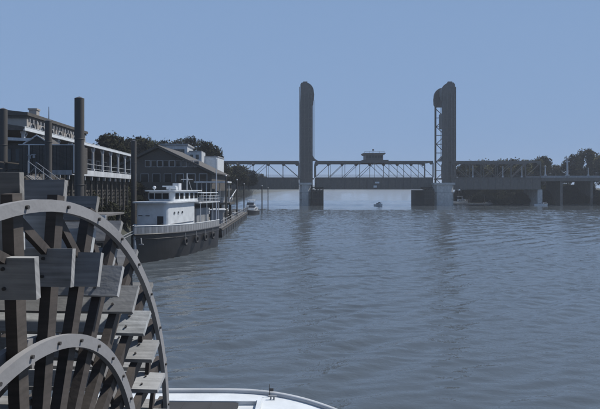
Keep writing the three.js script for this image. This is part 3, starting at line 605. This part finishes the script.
{ // dark kiosk
  const d = 40, t = thing('dock_kiosk', 'dark boarded kiosk with thin pale trim and small gable on the wharf', 'kiosk', [wx(46.5, d), 9.0, -d], 0.05);
  const w = 53 * d / FOC, y0 = 0.15, y1 = wy(145, d) - 9;
  obj('wall', box(w, y1 - y0, 3, 0, (y0 + y1) / 2, -1.5), M.darkWall, t);
  for (let k = 0; k < 16; k++) obj('board', box(w / 16 - 0.02, y1 - y0 - 0.06, 0.05, -w / 2 + (k + 0.5) * w / 16, (y0 + y1) / 2, 0.028), k % 3 ? M.darkWall : M.timberB, t);
  obj('trim', [box(w + 0.1, 0.07, 0.1, 0, y1 + 0.02, 0.02), box(0.08, y1 - y0, 0.1, w / 2 + 0.04, (y0 + y1) / 2, 0.0), box(0.1, y1 - y0, 0.1, -w / 2 + 0.75, (y0 + y1) / 2, 0.02)], M.whiteOld, t);
  obj('base_band', box(w * 0.4, 0.36, 0.12, w * 0.28, 0.2, 0.08), M.pale, t);
  const g = [[-0.95, y1 + 0.06], [0.35, y1 + 0.06], [-0.3, y1 + 0.75]];
  obj('gable', prism([[-0.95 - 0.3, y1 + 0.06], [0.6, y1 + 0.06], [-0.33, y1 + 0.7]], 2.9).translate(-0.4, 0, -1.5), M.darkWall, t);
  obj('gable_trim', [bar(V(-1.75, y1 + 0.08, 0), V(-0.73, y1 + 0.75, 0), 0.08), bar(V(-0.73, y1 + 0.75, 0), V(0.3, y1 + 0.08, 0), 0.08)], M.whiteOld, t);
  obj('wall_lamp', [box(0.16, 0.22, 0.1, -0.9, y1 - 0.9, 0.1), box(0.3, 0.06, 0.16, -0.9, y1 - 0.75, 0.12)], M.pale, t);
  obj('wall_lamp', [box(0.16, 0.22, 0.1, -1.2, y1 - 0.95, 0.1), box(0.3, 0.06, 0.16, -1.2, y1 - 0.8, 0.12)], M.pale, t);
}
{ // big gabled restaurant on a platform over the water
  const d = 115, w = 56 * d / FOC, x = wx(158, d), yA = wy(146, d), yE = wy(173, d), LL = 24;
  const t = thing('gabled_restaurant', 'big dark gable-fronted waterfront building on piles behind tour boat', 'building', [x, 0, -d], 0);
  obj('platform', box(2 * w + 1, 0.5, LL + 4, 0, 7.6, -LL / 2), M.timberB, t);
  for (let i = 0; i < 11; i++) for (let j = 0; j < 2; j++) obj('platform_pile', rod(V(-w + 0.4 + i * (2 * w - 0.8) / 10, -1.5, 1.2 - j * 8), V(-w + 0.4 + i * (2 * w - 0.8) / 10, 7.35, 1.2 - j * 8), 0.25, 0.23, 8), M.timber, t);
  obj('skirt', box(2 * w, 3.6, 0.15, 0, 5.5, 0.4), M.timber, t);
  obj('wall', prism([[-w + 0.6, 7.86], [w - 0.6, 7.86], [w - 0.6, yE - 0.2], [0, yA - 0.6], [-w + 0.6, yE - 0.2]], LL - 1).translate(0, 0, -LL / 2), M.darkWall, t);
  const th = Math.atan2(yA - yE, w), sl = Math.hypot(yA - yE, w) + 0.35;
  for (const s of [-1, 1]) { obj('roof_slope', box(sl, 0.3, LL + 1, s * w / 2, (yA + yE) / 2, -LL / 2, 0, 0, -s * th), M.roof, t); }
  obj('barge_board', [-1, 1].map((s) => box(sl, 0.5, 0.1, s * w / 2, (yA + yE) / 2 - 0.1, 0.57, 0, 0, -s * th)), M.timberB, t);
  for (let k = 0; k < 9; k++) { const wd = obj('gable_window', box(1.0, 1.3, 0.08, -2.4 + k * 1.35, 13.4 - Math.abs(k - 2) * 0.02, -0.47), M.glass, t); obj('frame', [box(1.14, 0.1, 0.1, -2.4 + k * 1.35, 14.12, -0.45), box(1.14, 0.1, 0.1, -2.4 + k * 1.35, 12.7, -0.45), box(0.08, 1.44, 0.098, -2.94 + k * 1.35, 13.41, -0.45), box(0.08, 1.44, 0.098, -1.86 + k * 1.35, 13.41, -0.45)], k % 2 ? M.pale : M.whiteOld, wd); }
  for (let k = 0; k < 8; k++) { const wd = obj('front_window', box(1.6, 1.8, 0.08, -8.3 + k * 2.6, 10.2, -0.47), M.glass, t); obj('frame', [box(1.8, 0.12, 0.12, -8.3 + k * 2.6, 11.15, -0.44), box(0.1, 1.8, 0.12, -9.15 + k * 2.6, 10.2, -0.44), box(0.1, 1.8, 0.12, -7.45 + k * 2.6, 10.2, -0.44)], k > 4 ? M.whiteOld : M.pale, wd); }
  obj('terrace_rail', [box(2 * w, 0.1, 0.1, 0, 8.95, 1.7), box(2 * w, 0.06, 0.06, 0, 8.4, 1.7), ...Array.from({ length: 20 }, (_, k) => box(0.09, 1.1, 0.09, -w + 0.2 + k * (2 * w - 0.4) / 19, 8.4, 1.7))], M.timberB, t);
}
{ // pergola with a pale flat roof on the landing
  const d = 100, t = thing('landing_canopy', 'flat pale canopy on slim posts over the landing by the restaurant', 'canopy', [wx(211, d), 0, -d], 0);
  const w = 34 * d / FOC;
  obj('platform', box(w + 1, 0.4, 7, 0, 5.0, -3), M.timberB, t);
  for (const xx of [-0.45, -0.15, 0.15, 0.45]) for (const z of [-0.4, -5.6]) obj('pile', rod(V(xx * w, -1.5, z), V(xx * w, 4.82, z), 0.24, 0.22, 8), M.timber, t);
  obj('roof', box(w, 0.28, 5.5, 0, wy(182, d), -2.6), M.whiteOld, t);
  for (const xx of [-0.42, -0.14, 0.14, 0.42]) for (const z of [-0.2, -5]) obj('post', rod(V(xx * w, 5.2, z), V(xx * w, wy(182, d) - 0.14, z), 0.09), M.whiteOld, t);
  obj('railing', [box(w, 0.08, 0.08, 0, 6.2, 0.3), box(w, 0.06, 0.06, 0, 5.7, 0.3), ...Array.from({ length: 9 }, (_, k) => box(0.07, 1.0, 0.07, -w / 2 + 0.1 + k * (w - 0.2) / 8, 5.7, 0.3))], M.whiteOld, t);
  for (let k = 0; k < 3; k++) obj('planter', box(0.8, 0.5, 0.5, -2 + k * 2, 5.45, -0.1), M.pale, t);
}
{ // pale block behind
  const d = 152, x0 = wx(157, d), x1 = wx(187, d), y1 = wy(145, d), t = thing('pale_block', 'pale many-windowed block rising behind the gable roof', 'building', [(x0 + x1) / 2, 8, -d], 0.06);
  const w = x1 - x0, h = y1 - 8;
  obj('wall', box(w, h, 12, 0, h / 2, -6), M.whiteOld, t);
  for (let i = 0; i < 7; i++) for (let j = 0; j < 4; j++) obj('window', box(1.0, 1.4, 0.1, -w / 2 + 1.3 + i * (w - 2.6) / 6, h - 1.9 - j * 2.6, 0.03), M.glass, t);
  obj('cornice', box(w + 0.6, 0.5, 12.6, 0, h + 0.1, -6), M.pale, t);
  { const ww = 14 * d / FOC, hh = wy(151.5, d) - 8; obj('wing_wall', box(ww, hh, 9, w / 2 + ww / 2 + 0.01, hh / 2, -5), M.whiteOld, t); for (const k of [0.3, 0.7]) for (const v of [1.5, 3.9]) obj('window', box(0.9, 1.3, 0.1, w / 2 + ww * k, hh - v, -0.47), M.glass, t); obj('wing_cornice', box(ww - 0.4, 0.35, 9.3, w / 2 + ww / 2 + 0.2, hh + 0.1, -5), M.pale, t); }
  for (let j = 0; j < 4; j++) obj('string_course', box(w + 0.2, 0.16, 0.2, 0, h - 3.2 - j * 2.6, 0.08), M.pale, t);
}
{
  const d = 160, x0 = wx(199.5, d), x1 = wx(217.5, d), y1 = wy(157, d), t = thing('white_block', 'plain white building end wall beside the gable roof edge', 'building', [(x0 + x1) / 2, 8, -d], -0.05);
  const w = x1 - x0, h = y1 - 8;
  obj('wall', box(w, h, 10, 0, h / 2, -5), M.white, t);
  obj('parapet', box(w + 0.3, 0.35, 10.3, 0, h + 0.1, -5), M.pale, t);
  for (const [u, v] of [[-0.18, -4.0], [0.3, -6]]) obj('window', box(1.0, 0.9, 0.08, u * w, h + v, 0.03), M.glass, t);
}
// ------------------------------------------------------------------ piles, floating docks, gangway
function pileThing(label, px, d, topY, r, group) {
  const t = thing('mooring_pile', label, 'pile', [wx(px, d), 0, -d], 0, group), H = wy(topY, d);
  obj('shaft', rod(V(0, -2, 0), V(0, H, 0), r, r, 24), M.pile, t);
  obj('cap', new THREE.ConeGeometry(r * 1.03, 0.14, 24).translate(0, H + 0.072, 0), M.iron, t);
  for (let y = 2; y < H - 1; y += 3.1) obj('band', new THREE.TorusGeometry(r + 0.005, 0.025, 6, 24).rotateX(Math.PI / 2).translate(0, y, 0), M.iron, t);
  return t;
}
const PG = 'tall steel mooring piles';
pileThing('tall dark pile standing clear against sky beside kiosk', 79.4, 35, 98.5, 0.31, PG);
pileThing('dark pile in front of the low shed', 3.2, 40, 109.5, 0.3, PG);
pileThing('dark pile standing before the middle of the kiosk', 48.4, 37.5, 121, 0.24, PG);
pileThing('dark pile between veranda building and gable roof', 133.8, 68, 141, 0.34, PG);
const DP = 'slim piles of the floating dock';
[[226, 96, 176], [237, 118, 180], [244, 138, 184], [262, 165, 186], [268, 185, 188], [216.3, 84, 159]].forEach(([px, d, ty], i) => {
  const t = thing('dock_pile', i === 5 ? 'thin tall pale mast pole behind the tour boat stern' : `slim pale-topped pile by the floating dock, ${ORD[i]} from the tour boat`, 'pile', [wx(px, d), 0, -d], 0, DP), H = wy(ty, d);
  obj('shaft', rod(V(0, -1.5, 0), V(0, H, 0), i === 5 ? 0.12 : 0.17, i === 5 ? 0.07 : 0.16, 10), i === 5 ? M.whiteOld : M.timberB, t);
  obj('cap', new THREE.ConeGeometry(i === 5 ? 0.1 : 0.2, 0.3, 10).translate(0, H + 0.14, 0), M.whiteOld, t);
});
{ // long floating dock
  const t = thing('floating_dock', 'long low floating dock with pale kerb and service boxes', 'dock', [-19.9, 0, -84], 0), n = 9;
  for (let k = 0; k < n; k++) {
    const x = -k * 0.62, z = -k * 11;
    const s = obj('float_section', box(2.6, 0.8, 10.8, x, 0.25, z, 0.056), M.timberB, t);
    obj('deck_board', box(2.5, 0.06, 10.7, x, 0.69, z, 0.056), M.deckWood, s);
    for (const q of [-1, 1]) obj('kerb', box(0.16, 0.2, 10.8, x + q * 1.3, 0.66, z, 0.056), M.whiteOld, s);
    if (k % 2 === 0) obj('service_box', [box(0.35, 1.1, 0.35, x + 0.9, 1.25, z + 2), box(0.45, 0.15, 0.45, x + 0.9, 1.85, z + 2)], M.white, s);
    obj('lamp_post', [rod(V(x - 0.9, 0.7, z - 3), V(x - 0.9, 3.4, z - 3), 0.06), new THREE.SphereGeometry(0.18, 10, 8).translate(x - 0.9, 3.5, z - 3)], M.whiteOld, s);
  }
}
{ // long dark barge lying outside the floating dock
  const t = thing('moored_barge', 'long low dark work barge with posts and crates moored beyond tour boat', 'barge', [-15.2, 0, -112], 0.03), L = 58;
  obj('hull', prism([[-L / 2 + 1.6, -0.7], [L / 2 - 1.6, -0.7], [L / 2, 1.5], [-L / 2, 1.5]], 3.6, 'x'), M.hull, t);
  obj('deck', box(3.5, 0.08, L - 0.2, 0, 1.545, 0), M.deckWood, t);
  obj('rub_rail', box(0.14, 0.2, L - 0.3, 1.86, 1.25, 0), M.timberB, t);
  for (let k = 0; k < 14; k++) obj('rib', box(0.06, 1.5, 0.12, 1.83, 0.45, -L / 2 + 3 + k * 4), M.timber, t);
  for (let k = 0; k < 15; k++) obj('rail_post', rod(V(1.6, 1.55, -L / 2 + 1 + k * 4), V(1.6, 2.75, -L / 2 + 1 + k * 4), 0.05), k % 3 ? M.pale : M.whiteOld, t);
  obj('hand_rail', [box(0.06, 0.06, L - 2, 1.6, 2.72, 0), box(0.05, 0.05, L - 2, 1.6, 2.2, 0)], M.pale, t);
  obj('deck_house', box(2.2, 2.4, 5, -0.3, 2.78, 16), M.pale, t); obj('house_roof', box(2.8, 0.14, 5.8, -0.3, 4.06, 16), M.whiteOld, t);
  for (const z of [14.6, 16, 17.4]) obj('house_window', box(0.06, 0.8, 0.8, 0.82, 3.1, z), M.glass, t);
  obj('deck_crane', [rod(V(-0.4, 1.5, -4), V(-0.4, 5.6, -4), 0.16), rod(V(-0.4, 5.4, -4), V(0.6, 7.6, -9), 0.1), rod(V(-0.4, 3.2, -4), V(0.2, 6.6, -6.8), 0.06)], M.whiteOld, t);
  seed = 321; for (let k = 0; k < 9; k++) obj('crate', box(rr(0.7, 1.3), rr(0.6, 1.2), rr(0.8, 1.6), rr(-0.8, 0.6), 2.05, -24 + k * 4.1 + rr(-0.6, 0.6), rr(-0.2, 0.2)), [M.whiteOld, M.timberB, M.pale, M.deckWood][k % 4], t);
}
{ // gangway with pale truss rails from the wharf down to a landing float
  const t = thing('gangway', 'sloping gangway with thin pale railings below the kiosk', 'gangway', [0, 0, 0]);
  const a = V(wx(36, 37), 8.9, -37), b = V(wx(66, 36), 7.3, -36);
  for (const o of [0, 1.1]) {
    const A = a.clone().add(V(0, 0, o)), B = b.clone().add(V(0, 0, o)), up = V(0, 0.95, 0);
    obj('rail', [rod(A.clone().add(up), B.clone().add(up), 0.025), rod(A, B, 0.03)], M.pale, t);
    for (let k = 0; k <= 4; k++) { const p = A.clone().lerp(B, k / 4); obj('post', rod(p, p.clone().add(up), 0.02), M.pale, t); if (k < 4) obj('diagonal', rod(p, A.clone().lerp(B, (k + 1) / 4).add(up), 0.015), M.pale, t); }
  }
  obj('walkway', bar(a.clone().add(V(0, -0.06, 0.55)), b.clone().add(V(0, -0.06, 0.55)), 1.0, 0.08), M.deckWood, t);
  obj('support_post', [rod(V(b.x - 0.2, -1.5, b.z + 0.1), V(b.x - 0.2, 7.3, b.z + 0.1), 0.14), rod(V(b.x - 0.2, -1.5, b.z + 1.0), V(b.x - 0.2, 7.3, b.z + 1.0), 0.14)], M.timber, t);
}
{ // lower landing stage with a pale edge
  const d = 43, x1 = wx(106, d), x0 = wx(-30, d), w = x1 - x0, t = thing('landing_stage', 'low landing stage with pale edge beam on piles behind wheel', 'landing stage', [(x0 + x1) / 2, 0, -d]);
  obj('stage_deck', box(w, 0.16, 4.4, 0, 5.72, -2.3), M.deckWood, t);
  obj('edge_beam', box(w, 0.46, 0.16, 0, 5.52, 0), M.whiteOld, t);
  for (let k = 0; k < 6; k++) for (const z of [-0.4, -4]) obj('pile', rod(V(-w / 2 + 0.4 + k * (w - 0.8) / 5, -1.5, z), V(-w / 2 + 0.4 + k * (w - 0.8) / 5, 5.6, z), 0.17), M.timber, t);
  for (let k = 0; k < 12; k++) obj('sheathing_plank', box(w - 0.3, 0.3, 0.07, 0, 0.5 + k * 0.4, -0.62), k % 3 ? M.timber : M.timberB, t);
}
{ // far marina float beyond the right tower
  const t = thing('marina_float', 'low pale marina float by the far bank beyond right tower', 'dock', [92, 0, -258], 0.04);
  obj('float', box(34, 0.7, 2.4, 0, 0.2, 0), M.pale, t);
  for (const x of [-16, -8, 0, 8, 16]) obj('pile', rod(V(x, -1.5, -1.4), V(x, 4.6, -1.4), 0.2), M.timber, t);
  obj('finger', [-12, -4, 4, 12].map((x) => box(1, 0.6, 7, x, 0.2, -4.8)), M.pale, t);
}

// ------------------------------------------------------------------ the paddle wheel
{
  const HUB = EYE - 4.12, N = 33, STEP = 2 * Math.PI / N, PH0 = -3.3 * Math.PI / 180, PL = [0, -2.3, -4.6, -6.7];
  const t = thing('paddle_wheel', 'huge stern paddle wheel with dark spokes, pale rims and weathered boards', 'paddle wheel', [-2.63, 0, -5.0], -0.06);
  const dir = (p) => V(0, Math.cos(p), -Math.sin(p));
  const P = (p, r, x = 0) => V(x, HUB, 0).addScaledVector(dir(p), r);
  const spokeG = [0, 1, 2].map((k) => flat(box(0.11, 3.55, 0.15, 0, 0, 0).translate(0, 0, 0)));
  const ROWS = [[4.11, 0.32], [3.70, 0.34], [3.325, 0.40]];               // centre radius and width of the three planks of a bucket
  const plankG = ROWS.map(([, w], k) => [0, 1, 2, 3].map((v) => {           // plank with worn, slightly uneven long edges
    const g = new THREE.BoxGeometry(k === 2 ? 7.32 : 7.06, 0.07, w, 18, 1, 1), p = g.attributes.position, u = g.attributes.uv;
    for (let i = 0; i < p.count; i++) {
      const e = Math.sign(p.getZ(i)), x = p.getX(i);
      p.setZ(i, p.getZ(i) + e * (0.012 * noise.noise(x * 2.3 + v * 5, e * 3 + k * 7, 1.5) - 0.006));
      p.setY(i, p.getY(i) + 0.006 * noise.noise(x * 0.9 + v * 9, k * 3, 4.5));
      u.setXY(i, x * 0.9 + v * 1.7 + k * 0.6, (p.getZ(i) + p.getY(i)) * 1.3 + v * 0.9 + k * 0.4);
    }
    g.computeVertexNormals();
    return flat(g);
  }));
  seed = 515;
  for (const x of PL) {
    obj('outer_rim', ringGeo(3.89, 4.01, 0.07).translate(x + 0.1, HUB, 0), M.rim, t);
    obj('inner_rim', ringGeo(2.48, 2.62, 0.07).translate(x + 0.1, HUB, 0), M.rim, t);
    obj('inner_rim', ringGeo(2.48, 2.62, 0.07).translate(x - 0.1, HUB, 0), M.rim, t);
    obj('hub_flange', new THREE.CylinderGeometry(0.8, 0.8, 0.3, 32).rotateZ(Math.PI / 2).translate(x, HUB, 0), M.iron, t);
    for (let k = 0; k < N; k++) {
      const p = PH0 + k * STEP, s = obj('spoke', spokeG[k % 3], k % 4 ? M.spoke : M.spokeB, t);
      s.position.copy(P(p, 2.3, x)); s.rotation.x = -p;
      obj('brace', bar(P(p, 3.88, x), P(p + STEP, 3.42, x), 0.09, 0.06, V(1, 0, 0)), M.spoke, t);
      if (x === 0) for (const r of [3.95, 2.55]) obj('rim_bolt', new THREE.CylinderGeometry(0.02, 0.02, 0.03, 8).rotateZ(Math.PI / 2).translate(...P(p, r, 0.145).toArray()), M.iron, t);
    }
  }
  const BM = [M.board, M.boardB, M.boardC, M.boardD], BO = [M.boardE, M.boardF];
  for (let k = 0; k < N; k++) ROWS.forEach(([r], j) => {
    const p = PH0 + k * STEP + (j < 2 ? 1 : -1) * (0.15 / 2 + 0.042) / r;
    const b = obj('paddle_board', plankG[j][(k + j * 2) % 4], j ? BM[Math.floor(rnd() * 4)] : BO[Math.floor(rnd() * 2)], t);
    b.position.copy(P(p, r + rr(-0.004, 0.004), (j === 2 ? -3.36 : -3.49) + rr(-0.035, 0.02))); b.rotation.x = Math.PI / 2 - p + rr(-0.015, 0.015);
    for (const q of [-0.09, 0.09]) obj('plank_bolt', new THREE.CylinderGeometry(0.017, 0.017, 0.03, 7).rotateX(Math.PI / 2 - p).translate(...P(p - 0.042 / r, r + q, j === 2 ? 0 : -0.5).toArray()), M.iron, t);
  });
  obj('axle', rod(V(1.2, HUB, 0), V(-8.2, HUB, 0), 0.26, 0.26, 20), M.iron, t);
  // timbers that carry the axle, on posts down into the river
  for (const x of [0.9, -7.9]) obj('carrying_beam', [box(0.5, 0.6, 8.4, x, HUB - 0.56, 3.2), box(0.5, HUB + 0.8, 0.5, x, (HUB - 1.9) / 2 - 0.4 + 0.18, 6.9)], M.timber, t);
}
{ // stern deckhouse of the riverboat that carries the wheel; the photographer stands on its deck
  const t = thing('riverboat_stern', 'tall stern deckhouse and decks of the riverboat carrying the paddle wheel', 'riverboat', [-3.5, 0, 1.6]);
  obj('hull', box(17, 3.6, 9, 0, 1.3, 5.2), M.white, t);
  for (const y of [3.3, 6.2, 9.6, 12.6, 15.4]) obj('deck', box(17.4, 0.22, y > 9 ? (y < 10 ? 13.4 : 11.2) : 10, 0, y, y > 9 ? (y < 10 ? 3.1 : 4.2) : 4.8), M.deckWood, t);
  obj('upper_cabin', box(13, 2.6, 6, 0, 14.0, 6.4), M.darkWall, t); obj('pilot_house', box(7, 3.4, 5, 0, 17.2, 6.4), M.darkWall, t);
  for (const y of [4.75, 7.9, 11.1]) obj('cabin_wall', box(15.6, 2.7 + (y === 7.9 ? 0.44 : 0), 7, 0, y, 6.2), M.darkWall, t);
  for (let k = 0; k < 8; k++) for (const y of [4.9, 8.0, 11.2]) obj(k % 3 ? 'window' : 'door', box(0.9, k % 3 ? 1.2 : 2.1, 0.06, -6.6 + k * 1.9, k % 3 ? y : y - 0.3, 2.67), M.glass, t);
  for (let k = 0; k < 7; k++) for (const y of [4.78, 7.9, 11.1]) obj('deck_post', rod(V(-8.4 + k * 2.8, y - 1.36, 0.1), V(-8.4 + k * 2.8, y + 1.36 + (y === 7.9 ? 0.2 : 0), 0.1), 0.08), M.white, t);
}
renderer.render(scene, camera);
